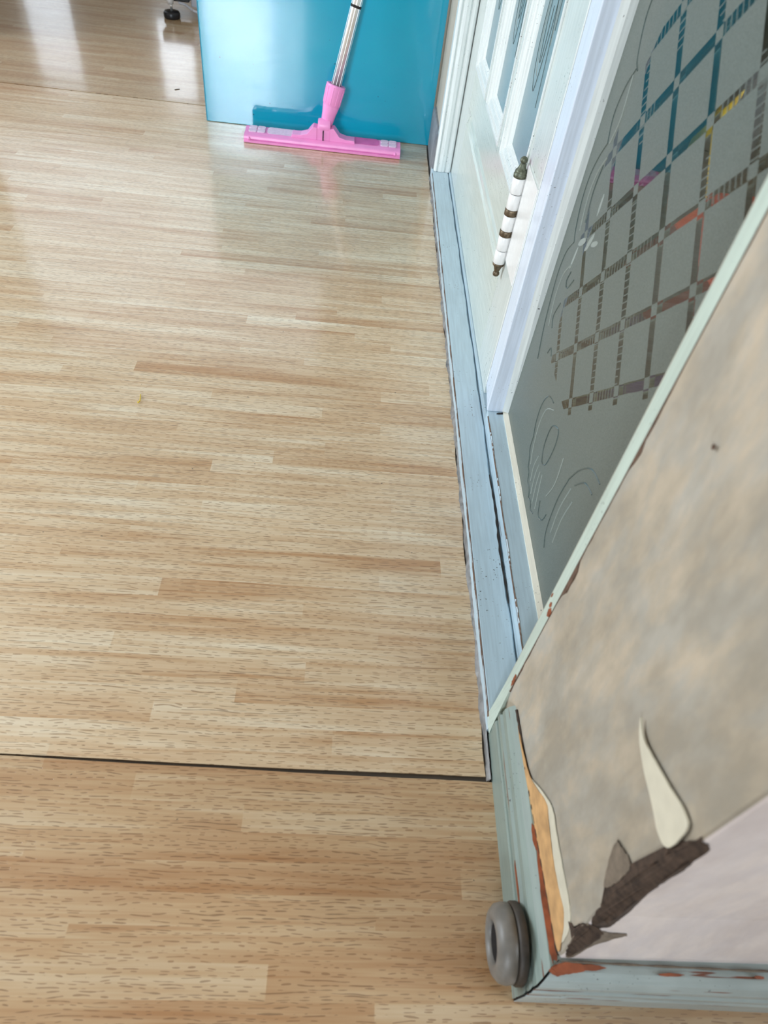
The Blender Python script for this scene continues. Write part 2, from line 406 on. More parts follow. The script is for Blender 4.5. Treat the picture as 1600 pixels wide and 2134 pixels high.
def gapw(x): return 0.0014 + 0.0016*max(0, min(1, (x+0.5)/0.7))
o = link('vinyl_sheet', sheet(lambda x: -3.0, lambda x: nearseam(x)-gapw(x), -4.0, 2.0, N, 0.0008, z0, jag(N+1, 0.0005)), 'vinyl_tan_shaded', floor)
# middle sheet: right edge cut roughly along the sill
bm = bmesh.new()
NY = 120; ys = [nearseam(0.1) + (farseam(0)-nearseam(0.1))*i/NY for i in range(NY+1)]
je = jag(NY+1, 0.0011)
NX = 160; jf = jag(NX+1, 0.0005); XM = 0.165
def near_y(x, k): return nearseam(x)+gapw(x)+jf[k]
top0 = [bm.verts.new((-4.0+(XM+4.0)*i/NX, near_y(-4.0+(XM+4.0)*i/NX, i), 0)) for i in range(NX+1)]
low0 = [bm.verts.new((v.co.x, v.co.y, -0.0025)) for v in top0]
top1 = [bm.verts.new((v.co.x, farseam(0)-0.0018, 0)) for v in top0]
low1 = [bm.verts.new((v.co.x, v.co.y, -0.0025)) for v in top1]
for i in range(NX):
    bm.faces.new((top0[i], top0[i+1], top1[i+1], top1[i])); bm.faces.new((low0[i], low0[i+1], top0[i+1], top0[i])); bm.faces.new((top1[i], top1[i+1], low1[i+1], low1[i]))
ya, yb = near_y(XM, NX), farseam(0)-0.0018
ys = [ya + (yb-ya)*i/NY for i in range(NY+1)]
mid = [bm.verts.new((XM, y, 0)) for y in ys]
right = [bm.verts.new((0.1957+je[i] - (0.0015 if y < 0.31 else 0), y, 0)) for i, y in enumerate(ys)]
rdn = [bm.verts.new((v.co.x, v.co.y, -0.0025)) for v in right]
for i in range(NY):
    bm.faces.new((mid[i], right[i], right[i+1], mid[i+1])); bm.faces.new((right[i], rdn[i], rdn[i+1], right[i+1]))
e0 = bm.verts.new((XM, ya, -0.0025)); bm.faces.new((e0, rdn[0], right[0], mid[0]))
link('vinyl_sheet', bm, 'vinyl', floor)
link('vinyl_sheet', sheet(lambda x: farseam(x)+0.0018, lambda x: 4.2, -4.0, 2.0, N, 0.0007, jag(N+1, 0.0006), z0), 'vinyl_far_shaded', floor)

def wall_with_holes(name, plane, c0, c1, a0, a1, h, holes, mat='plaster'):
    """plane 'y' or 'x'; c0..c1 thickness, a0..a1 run, holes (s, e, z0, z1)"""
    bm = bmesh.new()
    us = sorted({a0, a1, *[q for h_ in holes for q in h_[:2]]}); zs_ = sorted({0, h, *[q for h_ in holes for q in h_[2:]]})
    for s, e in zip(us, us[1:]):
        for lo, hi in zip(zs_, zs_[1:]):
            if any(h_[0] <= s and e <= h_[1] and h_[2] <= lo and hi <= h_[3] for h_ in holes): continue
            if plane == 'y': box(bm, s, e, c0, c1, lo, hi)
            else: box(bm, c0, c1, s, e, lo, hi)
    return link(name, bm, mat, kind='structure')
H = 2.6
wall_with_holes('wall_front', 'y', 4.2, 4.32, -4.0, 2.2, H, [(-3.3, -0.2, 0.96, 2.45), (-1.78, -1.52, 0.20, 0.68), (-1.11, -0.91, 0.31, 0.71)])
wall_with_holes('wall_back', 'y', -3.12, -3.0, -4.0, 2.2, H, [(-1.6, -0.84, 0.74, 2.26), (-0.835, -0.43, 0.74, 2.26)])
wall_with_holes('blocker_partition', 'y', -1.35, -1.25, -4.0, 2.2, H, [(-1.12, -0.42, 0, 2.05)], 'curtain')  # added unseen wall, keeps back light off the near floor like a bystander
wall_with_holes('blocker_return', 'y', 2.56, 2.68, -4.0, -1.36, H, [])  # added unseen stub, shades the far left floor from the left window
wall_with_holes('wall_left', 'x', -4.12, -4.0, -3.0, 4.2, H, [(0.43, 2.47, 0.68, 2.42)])
wall_with_holes('wall_side', 'x', 2.2, 2.32, -3.0, 4.2, H, [(-1.12, -0.18, 0.2, 1.04)], 'curtain')
bm = bmesh.new(); box(bm, -4.12, 2.32, -3.12, 4.32, H, H+0.1); link('ceiling', bm, 'plaster', kind='structure')

# near wall end (pier) on the right: left face papered beige, end face papered lilac
bm = bmesh.new()
def corner_y(z): return 0.092 + 0.014*max(0, min(1, (z-0.1)/0.09)) + 0.022*max(0, z-0.2) - 0.022*max(0, z-0.5)
def pier_ring(z):
    cy = corner_y(z); cx = 0.2215
    r = 0.003
    return [(cx, cy+r, z), (cx+r*0.5, cy+r*0.5, z), (cx+r, cy, z), (2.2, cy-0.014, z), (2.2, 0.36, z), (0.235, 0.36, z), (0.2100, 0.358, z), (0.2103, 0.3415, z), (0.2150, 0.319, z)]
zs = [0, 0.06, 0.1, 0.13, 0.16, 0.19, 0.26, 0.4, 0.5, 0.8, H]
V = [[bm.verts.new(p) for p in pier_ring(z)] for z in zs]
for a, b in zip(V, V[1:]):
    for i in range(9):
        j = (i+1) % 9
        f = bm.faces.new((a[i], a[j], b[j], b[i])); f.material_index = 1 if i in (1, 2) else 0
bm.faces.new(V[0]); bm.faces.new(list(reversed(V[-1])))
pier = link('wall_right', bm, ['wall_paper', 'wall_lilac'], kind='structure')

# wall beyond the door, with its skirting
bm = bmesh.new(); box(bm, 0.2085, 2.2, 1.93, 4.2, 0, H); link('wall_right_beyond', bm, 'plaster', kind='structure')
bm = bmesh.new(); loft(bm, [[(0.2, y, 0), (0.2, y, 0.098), (0.2035, y, 0.107), (0.2085, y, 0.108), (0.2085, y, 0)] for y in (1.885, 2.093)])
link('baseboard_beyond', bm, 'far_skirt', kind='structure')

# ------------------------------------------------------------------ skirtings of the near wall
PROF = [(0.0, 0.0), (0.0, 0.040), (0.0012, 0.043), (0.0052, 0.0445), (0.0022, 0.0475), (0.0008, 0.050), (0.0012, 0.058), (0.0056, 0.061), (0.0030, 0.064), (0.0035, 0.073), (0.0075, 0.080), (0.014, 0.085), (0.0212, 0.087), (0.0212, 0.0)]
bm = bmesh.new()
loft(bm, [[(0.2 + d + 0.0015*t, 0.0695 + d*1.02 + (0.325-0.0695-d*1.02)*t, zz) for d, zz in PROF] for t in (0.0035, 0.25, 0.5, 0.75, 1.0)])
bb = link('baseboard_right', bm, 'skirt', kind='structure')
bm = bmesh.new()
loft(bm, [[(0.2 + d + (1.3-d)*t, 0.0690 + (d if d < 0.021 else 0.05)*1.02 - 0.030*t - 0.0005, zz) for d, zz in PROF] for t in (0.0008, 0.2, 1.0)])
bbf = link('baseboard_near', bm, 'skirt_x', kind='structure')
# open mitre, a dark sliver between the two boards
bm = bmesh.new()
loft(bm, [[(0.2 + d + o_ + 0.0003, 0.0692 + d*1.02 - o_*0.3, max(zz-0.0012, 0)) for d, zz in PROF] for o_ in (0.0003, 0.0009)])
link('mitre_gap', bm, 'gap', bbf)

def blob(bm, centre, rx, ry, ax, ay, nrm, n=28, amp=0.25, seed=0, th=0.0006):
    """irregular flake: fan of triangles with thickness"""
    rnd = random.Random(seed); c = Vector(centre); ax = Vector(ax).normalized(); ay = Vector(ay).normalized(); nrm = Vector(nrm).normalized()
    ph = [rnd.uniform(0, 6.28) for _ in range(4)]
    ring = []
    for i in range(n):
        a = 2*math.pi*i/n
        k = 1 + amp*(0.5*math.sin(2*a+ph[0]) + 0.35*math.sin(5*a+ph[1]) + 0.25*math.sin(9*a+ph[2])) + rnd.uniform(-amp, amp)*0.2
        ring.append(c + ax*math.cos(a)*rx*k + ay*math.sin(a)*ry*k)
    loft(bm, [[p - nrm*th for p in ring], [p + nrm*th*0.2 for p in ring]])
# paint worn off to red-brown wood near the mitre
bm = bmesh.new()
for i, (d, zz, y, ly, lz) in enumerate([(0.0168, 0.0862, 0.135, 0.040, 0.0035), (0.0178, 0.0866, 0.105, 0.014, 0.004), (0.0150, 0.0853, 0.190, 0.012, 0.002), (0.0012, 0.055, 0.155, 0.022, 0.0022)]):
    nz = (-0.2, 0, 1) if zz > 0.07 else (-1, 0, 0.05)
    blob(bm, (0.2+d, y, zz+0.0006), ly, lz, (0, 1, 0), (1, 0, 0.28) if zz > 0.07 else (0, 0, 1), nz, seed=i+3, amp=0.2)
link('worn_patch', bm, 'rustwood', bb)
bm = bmesh.new()
for i, (x, d, zz, lx, ly) in enumerate([(0.2300, 0.0168, 0.0862, 0.015, 0.0040), (0.2205, 0.0150, 0.0853, 0.007, 0.0045), (0.246, 0.0178, 0.0866, 0.016, 0.0022), (0.32, 0.0155, 0.0860, 0.012, 0.0012), (0.40, 0.0165, 0.0864, 0.005, 0.0012)]):
    blob(bm, (x, 0.0685+d-0.0225*(x-0.2), zz+0.0005), lx, ly, (1, -0.02, 0), (0, 1, 0.3), (0, -0.2, 1), seed=i+20, amp=0.2)
link('worn_patch', bm, 'rustwood', bbf)

rnd = random.Random(17)
bm = bmesh.new(); tube(bm, [(0.2212 - 0.0075*(i/60), 0.094 + 0.224*i/60, 0.0873) for i in range(61)], [0.0008 + 0.0008*abs(math.sin(i*0.9)) + rnd.uniform(0, 0.0006) for i in range(61)], 6)
link('joint_grime', bm, 'torn', bb)
bm = bmesh.new(); tube(bm, [(0.224 + 0.5*i/60, 0.0895 - 0.0125*i/60, 0.0872) for i in range(61)], [0.0006 + 0.0006*abs(math.sin(i*0.7)) for i in range(61)], 6)
link('joint_grime', bm, 'torn_grey', bbf)

# ------------------------------------------------------------------ torn wallpaper on the wall end
def flake(name, pts, mat, face, off=0.0012, th=0.0008, jit=0.0006, seed=1, parent=pier):
    """irregular outline laid on one papered face.  face 'L': points are (y, z) on the left face; 'N': (x, z) on the end face"""
    rnd = random.Random(seed)
    P = [Vector((p[0], p[1], 0)) for p in pts]; P = spline(P + [P[0]], 6)[:-1]
    P = [(p.x + rnd.uniform(-jit, jit), p.y + rnd.uniform(-jit, jit)) for p in P]
    def at(a, b, o):
        cy = corner_y(b)
        if face == 'L':
            fx = 0.2215 - 0.0087*max(0, (a-0.11)/0.218)
            if a < cy+0.003: fx += (cy+0.003-a)*1.0
            return (fx-o, a, b)
        fy = cy - 0.014*(a-0.2245)/1.97
        if a < 0.2245: fy += (0.2245-a)*1.0
        return (a, fy-o, b)
    bm = bmesh.new()
    lo = [bm.verts.new(at(a, b, off-th)) for a, b in P]; hi = [bm.verts.new(at(a, b, off)) for a, b in P]
    for i in range(len(P)):
        j = (i+1) % len(P); bm.faces.new((lo[i], lo[j], hi[j], hi[i]))
    bmesh.ops.triangulate(bm, faces=[bm.faces.new(hi)])
    return link(name, bm, mat, parent)
flake('torn_patch', [(0.1393, 0.2633), (0.1356, 0.2492), (0.1267, 0.2329), (0.1154, 0.2188), (0.107, 0.202), (0.1005, 0.190), (0.1005, 0.205), (0.103, 0.25), (0.106, 0.31), (0.1075, 0.368), (0.1137, 0.3595), (0.1177, 0.338), (0.1140, 0.329), (0.1140, 0.312), (0.1160, 0.290), (0.1214, 0.2755)], 'torn', 'L', seed=2)
flake('torn_patch', [(0.1005, 0.20), (0.1035, 0.26), (0.1065, 0.32), (0.1080, 0.366), (0.1135, 0.358), (0.1140, 0.335), (0.1130, 0.30), (0.112, 0.25), (0.109, 0.21)], 'torn', 'L', off=0.0014, seed=12)
flake('torn_patch', [(0.2216, 0.372), (0.2271, 0.354), (0.2329, 0.325), (0.2325, 0.291), (0.2345, 0.254), (0.2412, 0.200), (0.2402, 0.174), (0.2322, 0.167), (0.2240, 0.172), (0.2216, 0.20), (0.2214, 0.29)], 'torn', 'N', seed=3)
flake('torn_patch', [(0.1393, 0.2635), (0.1356, 0.2492), (0.1267, 0.2329), (0.1180, 0.2215), (0.1165, 0.245), (0.1185, 0.270), (0.1240, 0.2745), (0.1320, 0.2690)], 'torn_grey', 'L', off=0.0016, seed=4)
flake('torn_patch', [(0.0945, 0.110), (0.0985, 0.130), (0.112, 0.1305), (0.1055, 0.1420), (0.1065, 0.156), (0.1010, 0.174), (0.0955, 0.170), (0.0930, 0.125)], 'torn', 'L', seed=5)
flake('torn_patch', [(0.2216, 0.119), (0.2214, 0.165), (0.229, 0.166), (0.2347, 0.160), (0.246, 0.156), (0.259, 0.1540), (0.250, 0.1433), (0.2376, 0.1257), (0.2295, 0.098), (0.224, 0.100)], 'torn_grey', 'N', seed=6)
flake('torn_patch', [(0.2216, 0.117), (0.2214, 0.163), (0.228, 0.163), (0.2345, 0.157), (0.2385, 0.148), (0.2350, 0.130), (0.228, 0.106), (0.2235, 0.104)], 'torn', 'N', off=0.0016, seed=7)
flake('paper_flap', [(0.1935, 0.349), (0.180, 0.345), (0.160, 0.352), (0.142, 0.360), (0.130, 0.366), (0.1205, 0.366), (0.1165, 0.352), (0.1165, 0.334), (0.127, 0.328), (0.142, 0.331), (0.163, 0.333), (0.182, 0.339)], 'pale_flap', 'L', off=0.003, th=0.0015, jit=0.0002, seed=8)
flake('paper_flap', [(0.250, 0.088), (0.205, 0.139), (0.180, 0.141), (0.150, 0.140), (0.125, 0.140), (0.108, 0.130), (0.100, 0.100), (0.110, 0.088), (0.18, 0.088)], 'pale_flap', 'L', off=0.0010, th=0.0008, jit=0.0005, seed=9)
flake('exposed_layer', [(0.300, 0.087), (0.255, 0.093), (0.232, 0.106), (0.207, 0.131), (0.190, 0.127), (0.165, 0.122), (0.140, 0.121), (0.120, 0.123), (0.104, 0.108), (0.099, 0.090), (0.15, 0.084), (0.25, 0.084)], 'ply', 'L', off=0.0015, seed=10)
flake('nail_hole', [(0.283, 0.5155), (0.2815, 0.5175), (0.280, 0.5155), (0.2815, 0.5135)], 'brown_edge', 'L', off=0.001, jit=0.0001, seed=11)

# casing strip that closes the wall end beside the glass
def strip_ring(z):
    t = max(0, (0.11-z)/0.09); t = t*t
    fx = 0.2095 - 0.0095*t; dy = -0.020*t
    return [(fx, 0.3425+dy, z), (fx-0.0003, 0.350+dy, z), (fx, 0.3565+dy*0.6, z), (0.232, 0.3600, z), (0.232, 0.3425, z)]
bm = bmesh.new(); loft(bm, [strip_ring(z) for z in (0.0165, 0.022, 0.035, 0.05, 0.07, 0.09, 0.11, 0.2, 0.4, 0.8, 1.4, 2.6)])
trim2 = link('trim_2', bm, 'strip', kind='structure')
rnd = random.Random(5); bm = bmesh.new(); pts = []
for i in range(90):
    z = 0.085 + i*0.010
    wd = 0.0011 + 0.0006*math.sin(i*0.35) + rnd.uniform(-0.0004, 0.0006) + (0.0035 if 20 <= i <= 23 else 0) + (0.002 if i in (36, 37) else 0)
    yy = 0.3428 - (0.020*max(0, (0.11-z)/0.09)**2)
    fx_ = strip_ring(z)[0][0]
    pts.append([(fx_+0.0002, yy+0.0004, z), (fx_+0.0004, yy-max(wd, 0.0008), z), (0.2125, yy-max(wd, 0.0008), z), (0.2125, yy+0.0004, z)])
loft(bm, pts); link('bare_edge', bm, 'brown_edge', trim2)
bm = bmesh.new()
for i, (z, y, a, b) in enumerate([(0.247, 0.349, 0.0022, 0.004), (0.240, 0.345, 0.003, 0.007), (0.255, 0.3545, 0.0012, 0.003), (0.105, 0.344, 0.0025, 0.012)]):
    blob(bm, (0.2091, y, z), a, b, (0, 1, 0), (0, 0, 1), (-1, 0, 0), seed=40+i, th=0.0005)
link('worn_patch', bm, 'rustwood', trim2)

# ------------------------------------------------------------------ threshold sill
bm = bmesh.new()
rnd = random.Random(3)
def sill_ring(y):
    j = 0.0009*math.sin(y*31)+0.0006*math.sin(y*83)
    return [(0.1988, y, -0.0025), (0.1990, y, 0.010), (0.1997, y, 0.0200), (0.2015, y, 0.0220), (0.2405+j, y, 0.0225), (0.2425+j, y, 0.0205), (0.2435+j, y, 0.0150), (0.2445, y, 0.0150), (0.2452, y, 0.0240), (0.2490, y, 0.0250), (0.32, y, 0.0250), (0.32, y, -0.0025)]
loft(bm, [sill_ring(0.328 + i*(1.90-0.328)/60) for i in range(61)])
sill = link('trim_1', bm, 'sill', kind='structure')
# grey sealant and torn vinyl edge along the sill
bm = bmesh.new(); rings = []
for i in range(241):
    y = 0.272 + i*(1.88-0.272)/240
    wv = 0.0034 + 0.0012*math.sin(y*37) + 0.0012*math.sin(y*91+1) + rnd.uniform(-0.0008, 0.0008)
    hh = 0.004 + 0.002*math.sin(y*23) + rnd.uniform(-0.001, 0.001)
    rings.append([(0.1985, y, -0.0024), (0.1985-wv, y, -0.0024), (0.1985-wv+0.001, y, 0.0012), (0.1972, y, hh), (0.1990, y, hh+0.002)])
loft(bm, rings); link('sealant_bead', bm, 'sealant', sill)
bm = bmesh.new(); rings = []
for i in range(201):
    y = 0.34 + i*(1.86-0.34)/200
    wv = max(0.0001, 0.0003 + 0.0004*math.sin(y*61) + rnd.uniform(-0.0003, 0.0003))
    rings.append([(0.1996-wv, y, 0.0185), (0.2002+wv*0.4, y, 0.0219), (0.2006, y, 0.0205)])
loft(bm, rings); link('bare_edge', bm, 'brown_edge', sill)
bm = bmesh.new(); rings = []
for i in range(81):
    y = 0.50 + i*0.24/80; k = math.sin(math.pi*i/80)**0.5
    x = 0.2418 + 0.0009*math.sin(y*40)
    wv = 0.0005 + 0.0016*k*(0.6+0.4*math.sin(i*0.7))
    rings.append([(x-wv, y, 0.0222), (x+wv, y, 0.0224), (x+wv, y, 0.0230), (x-wv, y, 0.0228)])
loft(bm, rings); link('open_joint', bm, 'gap', sill)

# ------------------------------------------------------------------ sidelight: rail, post, bead, glass
win = empty('window_1', 'structure')
bm = bmesh.new()
loft(bm, [[(0.2456, y, 0.0255), (0.2450, y, 0.0440), (0.2462, y, 0.0452), (0.2712, y, 0.0452), (0.30, y, 0.0452), (0.30, y, 0.0255)] for y in (0.352, 0.868)])
rail = link('bottom_rail', bm, 'sill', win)
bm = bmesh.new(); rings = []
for i in range(121):
    y = 0.36 + i*0.495/120; wv = 0.0007 + 0.0006*math.sin(y*57)+rnd.uniform(-0.0003, 0.0004)
    wv = max(wv, 0.0002)
    rings.append([(0.2446, y, 0.0435), (0.2454+wv, y, 0.0456), (0.2458, y, 0.0445)])
loft(bm, rings); link('bare_edge', bm, 'brown_edge', rail)
bm = bmesh.new()
loft(bm, [[(0.2445-0.0012*min(1, z/0.3), 0.867, z), (0.31, 0.867, z), (0.31, 0.9368, z), (0.2502, 0.9368, z)] for z in (0.0455, 0.3, 2.4)])
post = link('post', bm, 'post', win, bevel=0.0015)
bm = bmesh.new()
rings = []
for i in range(60):
    z = 0.046 + i*0.03; j = 0.0006*math.sin(z*43)+0.0004*math.sin(z*97)
    rings.append([(0.2499, 0.9362, z), (0.2504, 0.9368, z), (0.2504, 0.9395+j, z), (0.2493, 0.9402+j, z)])
loft(bm, rings); link('paint_joint', bm, 'white', post)
bm = bmesh.new()
def post_bead(z):
    k = max(0, min(1, (z-0.05)/0.25)); a = 0.2692-0.0072*k; b = 0.2788-0.0082*k
    return [(a, 0.8640, z), (a+0.0008, 0.8668, z), (0.285, 0.8668, z), (0.285, 0.8640, z), (b, 0.8660, z)][:2] + [(0.285, 0.8668, z), (0.285, 0.8600, z), (b, 0.8600, z)]
loft(bm, [post_bead(z) for z in (0.0500, 0.12, 0.2, 0.3, 2.4)])
link('glazing_bead', bm, 'white', win)
bm = bmesh.new(); loft(bm, [[(0.2712, y, 0.0451), (0.2712, y, 0.0472), (0.2788, y, 0.0505), (0.2788, y, 0.0451)] for y in (0.353, 0.867)])
link('glazing_bead', bm, 'bead', win)
bm = bmesh.new(); blob(bm, (0.2690, 0.863, 0.0462), 0.010, 0.0016, (1, 0.2, 0), (0, 1, 0), (0, 0, 1), seed=77, th=0.0008)
link('open_joint', bm, 'gap', win)
bm = bmesh.new(); box(bm, 0.2790, 0.2840, 0.353, 0.872, 0.0455, 2.4)
pane = link('glass_pane', bm, 'lattice_glass', win)

# etched border: scrolls, husks and a shell, each cut line a raised thread on the pane
def etch(bm, pts, r=0.0010, n=8):
    P = [Vector((0.2789, p[0], p[1])) for p in pts]
    tube(bm, spline(P, n), r, 5)
def mirror(pts, c=0.6125): return [(2*c - a, b) for a, b in pts]
dark, light = bmesh.new(), bmesh.new()
lines_dark = [
    [(0.801, 0.700), (0.812, 0.655), (0.822, 0.610), (0.808, 0.575), (0.795, 0.566)],
    [(0.800, 0.566), (0.815, 0.545), (0.822, 0.515), (0.812, 0.490)],
    [(0.812, 0.490), (0.826, 0.470), (0.836, 0.445), (0.836, 0.415), (0.825, 0.385), (0.815, 0.372)],
    [(0.815, 0.372), (0.832, 0.350), (0.838, 0.320), (0.834, 0.285), (0.823, 0.240), (0.806, 0.200)],
    [(0.798, 0.405), (0.806, 0.440), (0.802, 0.470)],
    [(0.770, 0.345), (0.785, 0.325), (0.795, 0.330), (0.790, 0.345)],
    [(0.790, 0.300), (0.800, 0.275), (0.790, 0.262)],
    [(0.775, 0.232), (0.768, 0.245), (0.757, 0.240)],
    # shell
    [(0.690, 0.214), (0.715, 0.205), (0.728, 0.180), (0.726, 0.150), (0.716, 0.130)],
    [(0.716, 0.130), (0.714, 0.112), (0.702, 0.100), (0.694, 0.090)],
    [(0.694, 0.090), (0.684, 0.088), (0.676, 0.078), (0.662, 0.078), (0.652, 0.070)],
    [(0.652, 0.070), (0.640, 0.074), (0.630, 0.068), (0.618, 0.074)],
    [(0.656, 0.204), (0.640, 0.208), (0.634, 0.185), (0.640, 0.150), (0.655, 0.140), (0.668, 0.160), (0.668, 0.190), (0.656, 0.204)],
    [(0.612, 0.108), (0.600, 0.092), (0.584, 0.100), (0.578, 0.118)],
    [(0.560, 0.205), (0.545, 0.235), (0.520, 0.262), (0.490, 0.270)],
    [(0.560, 0.205), (0.566, 0.160), (0.560, 0.110), (0.545, 0.090)],
    [(0.540, 0.215), (0.520, 0.240), (0.495, 0.248)],
]
lines_light = [
    [(0.680, 0.210), (0.705, 0.190), (0.712, 0.160), (0.704, 0.125), (0.690, 0.100)],
    [(0.672, 0.135), (0.676, 0.110), (0.668, 0.088)],
    [(0.660, 0.130), (0.660, 0.108), (0.650, 0.080)],
    [(0.648, 0.128), (0.644, 0.105), (0.634, 0.078)],
    [(0.638, 0.132), (0.630, 0.112), (0.618, 0.084)],
    [(0.803, 0.560), (0.797, 0.520), (0.806, 0.492)],
    [(0.798, 0.480), (0.814, 0.455), (0.818, 0.425), (0.808, 0.390)],
    [(0.798, 0.350), (0.816, 0.325), (0.818, 0.290), (0.806, 0.255)],
    [(0.600, 0.130), (0.590, 0.165), (0.596, 0.205)],
    [(0.545, 0.205), (0.551, 0.160), (0.546, 0.120)],
    [(0.528, 0.200), (0.534, 0.160), (0.530, 0.120)],
]
for L in lines_dark: etch(dark, L, 0.0009)
for L in lines_light: etch(light, L, 0.0009)
for L in lines_dark[:8]: etch(dark, mirror(L), 0.0007)
for L in lines_light[5:8]: etch(light, mirror(L), 0.0007)
link('etched_scroll', dark, 'etch_dark', pane); link('etched_scroll', light, 'etch_light', pane)
# clear husk leaves ground flat between the scroll lines
bm = bmesh.new()
for (y, z, a, b, t) in [(0.762, 0.398, 0.004, 0.016, 0.5), (0.787, 0.386, 0.004, 0.014, 0.9), (0.797, 0.360, 0.003, 0.016, 0.2), (0.768, 0.440, 0.003, 0.013, 0.0), (0.745, 0.405, 0.003, 0.012, 1.0)]:
    blob(bm, (0.2789, y, z), a, b, (0, math.cos(t), math.sin(t)), (0, -math.sin(t), math.cos(t)), (-1, 0, 0), n=14, amp=0.12, seed=int(y*1000), th=0.0003)
link('etched_leaf', bm, 'etch_light', pane)

# ------------------------------------------------------------------ panelled glass door
door = empty('door_1', 'structure')
X = 0.25
bm = bmesh.new(); box(bm, X, X+0.035, 0.9375, 1.045, 0.0270, 2.05); link('stile', bm, 'door_z', door, bevel=0.0008)
bm = bmesh.new(); box(bm, X, X+0.035, 1.742, 1.868, 0.0270, 2.05); link('stile', bm, 'door_z', door, bevel=0.0008)
for a, b in ((1.265, 1.295), (1.508, 1.535)):
    bm = bmesh.new(); box(bm, X, X+0.035, a, b, 0.3025, 1.85); link('mullion', bm, 'door_z', door, bevel=0.0008)
bm = bmesh.new()
loft(bm, [[(X, y, 0.0270), (X, y, 0.1840), (X-0.0012, y, 0.1855), (X-0.0010, y, 0.1885), (X+0.003, y, 0.191), (X+0.0045, y, 0.200), (X+0.0075, y, 0.205), (X+0.0125, y, 0.2195), (X, y, 0.2235), (X, y, 0.3025), (X+0.035, y, 0.3025), (X+0.035, y, 0.0270)] for y in (1.045, 1.742)])
link('bottom_rail', bm, 'door', door)
bm = bmesh.new(); box(bm, X, X+0.035, 1.045, 1.742, 1.85, 2.05); link('top_rail', bm, 'door', door)
# white mitre return at the far end of the lower groove
bm = bmesh.new(); loft(bm, [[(X-0.0008, 1.7405, 0.186), (X+0.012, 1.7405, 0.2185), (X-0.0008, 1.7405, 0.2225)], [(X-0.0008, 1.7428, 0.186), (X+0.012, 1.7428, 0.2185), (X-0.0008, 1.7428, 0.2225)]])
link('groove_end', bm, 'white', door)
MP = [(0.0, 0.0), (0.0, -0.0022), (0.004, -0.0028), (0.007, -0.0015), (0.0085, 0.0015), (0.013, 0.0020), (0.018, 0.0042), (0.0195, 0.0065), (0.024, 0.0075), (0.028, 0.0120)]
for a, b in ((1.045, 1.265), (1.295, 1.508), (1.535, 1.742)):
    z0_, z1_ = 0.3025, 1.85
    bm = bmesh.new()
    rings = []
    for wd, dx in MP:
        rings.append([bm.verts.new((X+dx, yy, zz)) for yy, zz in ((a+wd, z0_+wd), (b-wd, z0_+wd), (b-wd, z1_-wd), (a+wd, z1_-wd))])
    for r0, r1 in zip(rings, rings[1:]):
        for i in range(4):
            j = (i+1) % 4; bm.faces.new((r0[i], r0[j], r1[j], r1[i]))
    mo = link('glazing_moulding', bm, 'white', door)
    so = mo.modifiers.new('thick', 'SOLIDIFY'); so.thickness = 0.001; so.offset = -1
    bm = bmesh.new(); box(bm, X+0.0122, X+0.0162, a+0.004, b-0.004, z0_+0.004, z1_-0.004)
    g = link('glass_pane', bm, 'frost', door)
    bm = bmesh.new(); bl = bmesh.new(); gx = X+0.0121; c = (a+b)/2; hw = (b-a)/2
    def ge(bmx, P, r=0.0007):
        tube(bmx, spline([Vector((gx, c+p*hw, q)) for p, q in P], 8), r, 5)
    ge(bm, [(0.30, 0.62), (0.42, 0.56), (0.48, 0.50), (0.40, 0.455), (0.22, 0.430), (0.12, 0.445), (0.0, 0.50), (-0.05, 0.56), (-0.02, 0.66)])
    ge(bm, [(0.26, 0.58), (0.30, 0.52), (0.22, 0.47), (0.14, 0.482), (0.12, 0.54)])
    ge(bl, [(0.36, 0.57), (0.40, 0.50), (0.30, 0.462), (0.20, 0.450)])
    ge(bm, [(0.15, 0.70), (0.05, 0.60), (-0.12, 0.52), (-0.20, 0.42)])
    ge(bm, [(-0.1, 0.70), (-0.22, 0.60), (-0.25, 0.52)])
    ge(bl, [(-0.02, 0.72), (-0.14, 0.60), (-0.18, 0.50)])
    link('etched_scroll', bm, 'etch_dark', g); link('etched_scroll', bl, 'etch_light', g)

# finial hinge standing on the near stile
HX, HY = 0.2405, 1.0285; HR = 0.0098
bm = bmesh.new(); box(bm, 0.2480, 0.2500, 0.9400, HY+0.002, 0.2330, 0.3790)
hinge = link('hinge', bm, 'hinge_w', door, bevel=0.0006); hinge['label'] = 'white painted leaf of the finial hinge'
def turned(name, prof, mat):
    bm = bmesh.new(); lathe(bm, prof, (HX, HY, 0), (0, 0, 1), 20)
    return link(name, bm, mat, hinge)
def knuckle(z0, z1, r=HR): return [(0, z0), (r-0.0006, z0), (r, z0+0.0006), (r, z1-0.0006), (r-0.0006, z1), (0, z1)]
for z0_, z1_ in ((0.2235, 0.2450), (0.2462, 0.2690), (0.2785, 0.3020), (0.3120, 0.3345), (0.3357, 0.3590)):
    turned('knuckle', knuckle(z0_, z1_), 'hinge_w')
for z0_, z1_ in ((0.2690, 0.2785), (0.3020, 0.3120)):
    turned('collar', knuckle(z0_, z1_, HR+0.0006), 'bronze')
turned('pin', [(0, 0.2225), (HR-0.002, 0.2225), (HR-0.002, 0.3600), (0, 0.3600)], 'gap')
turned('finial', [(0, 0.3590), (HR+0.0002, 0.3590), (HR+0.0004, 0.3640), (HR-0.0012, 0.3652), (HR-0.0004, 0.3672), (HR-0.001, 0.3690), (0.0070, 0.3705), (0.0052, 0.3740), (0.0038, 0.3785), (0.0036, 0.3800), (0.0050, 0.3808), (0.0056, 0.3830), (0.0050, 0.3855), (0.0030, 0.3875), (0, 0.3882)], 'bronze_g')
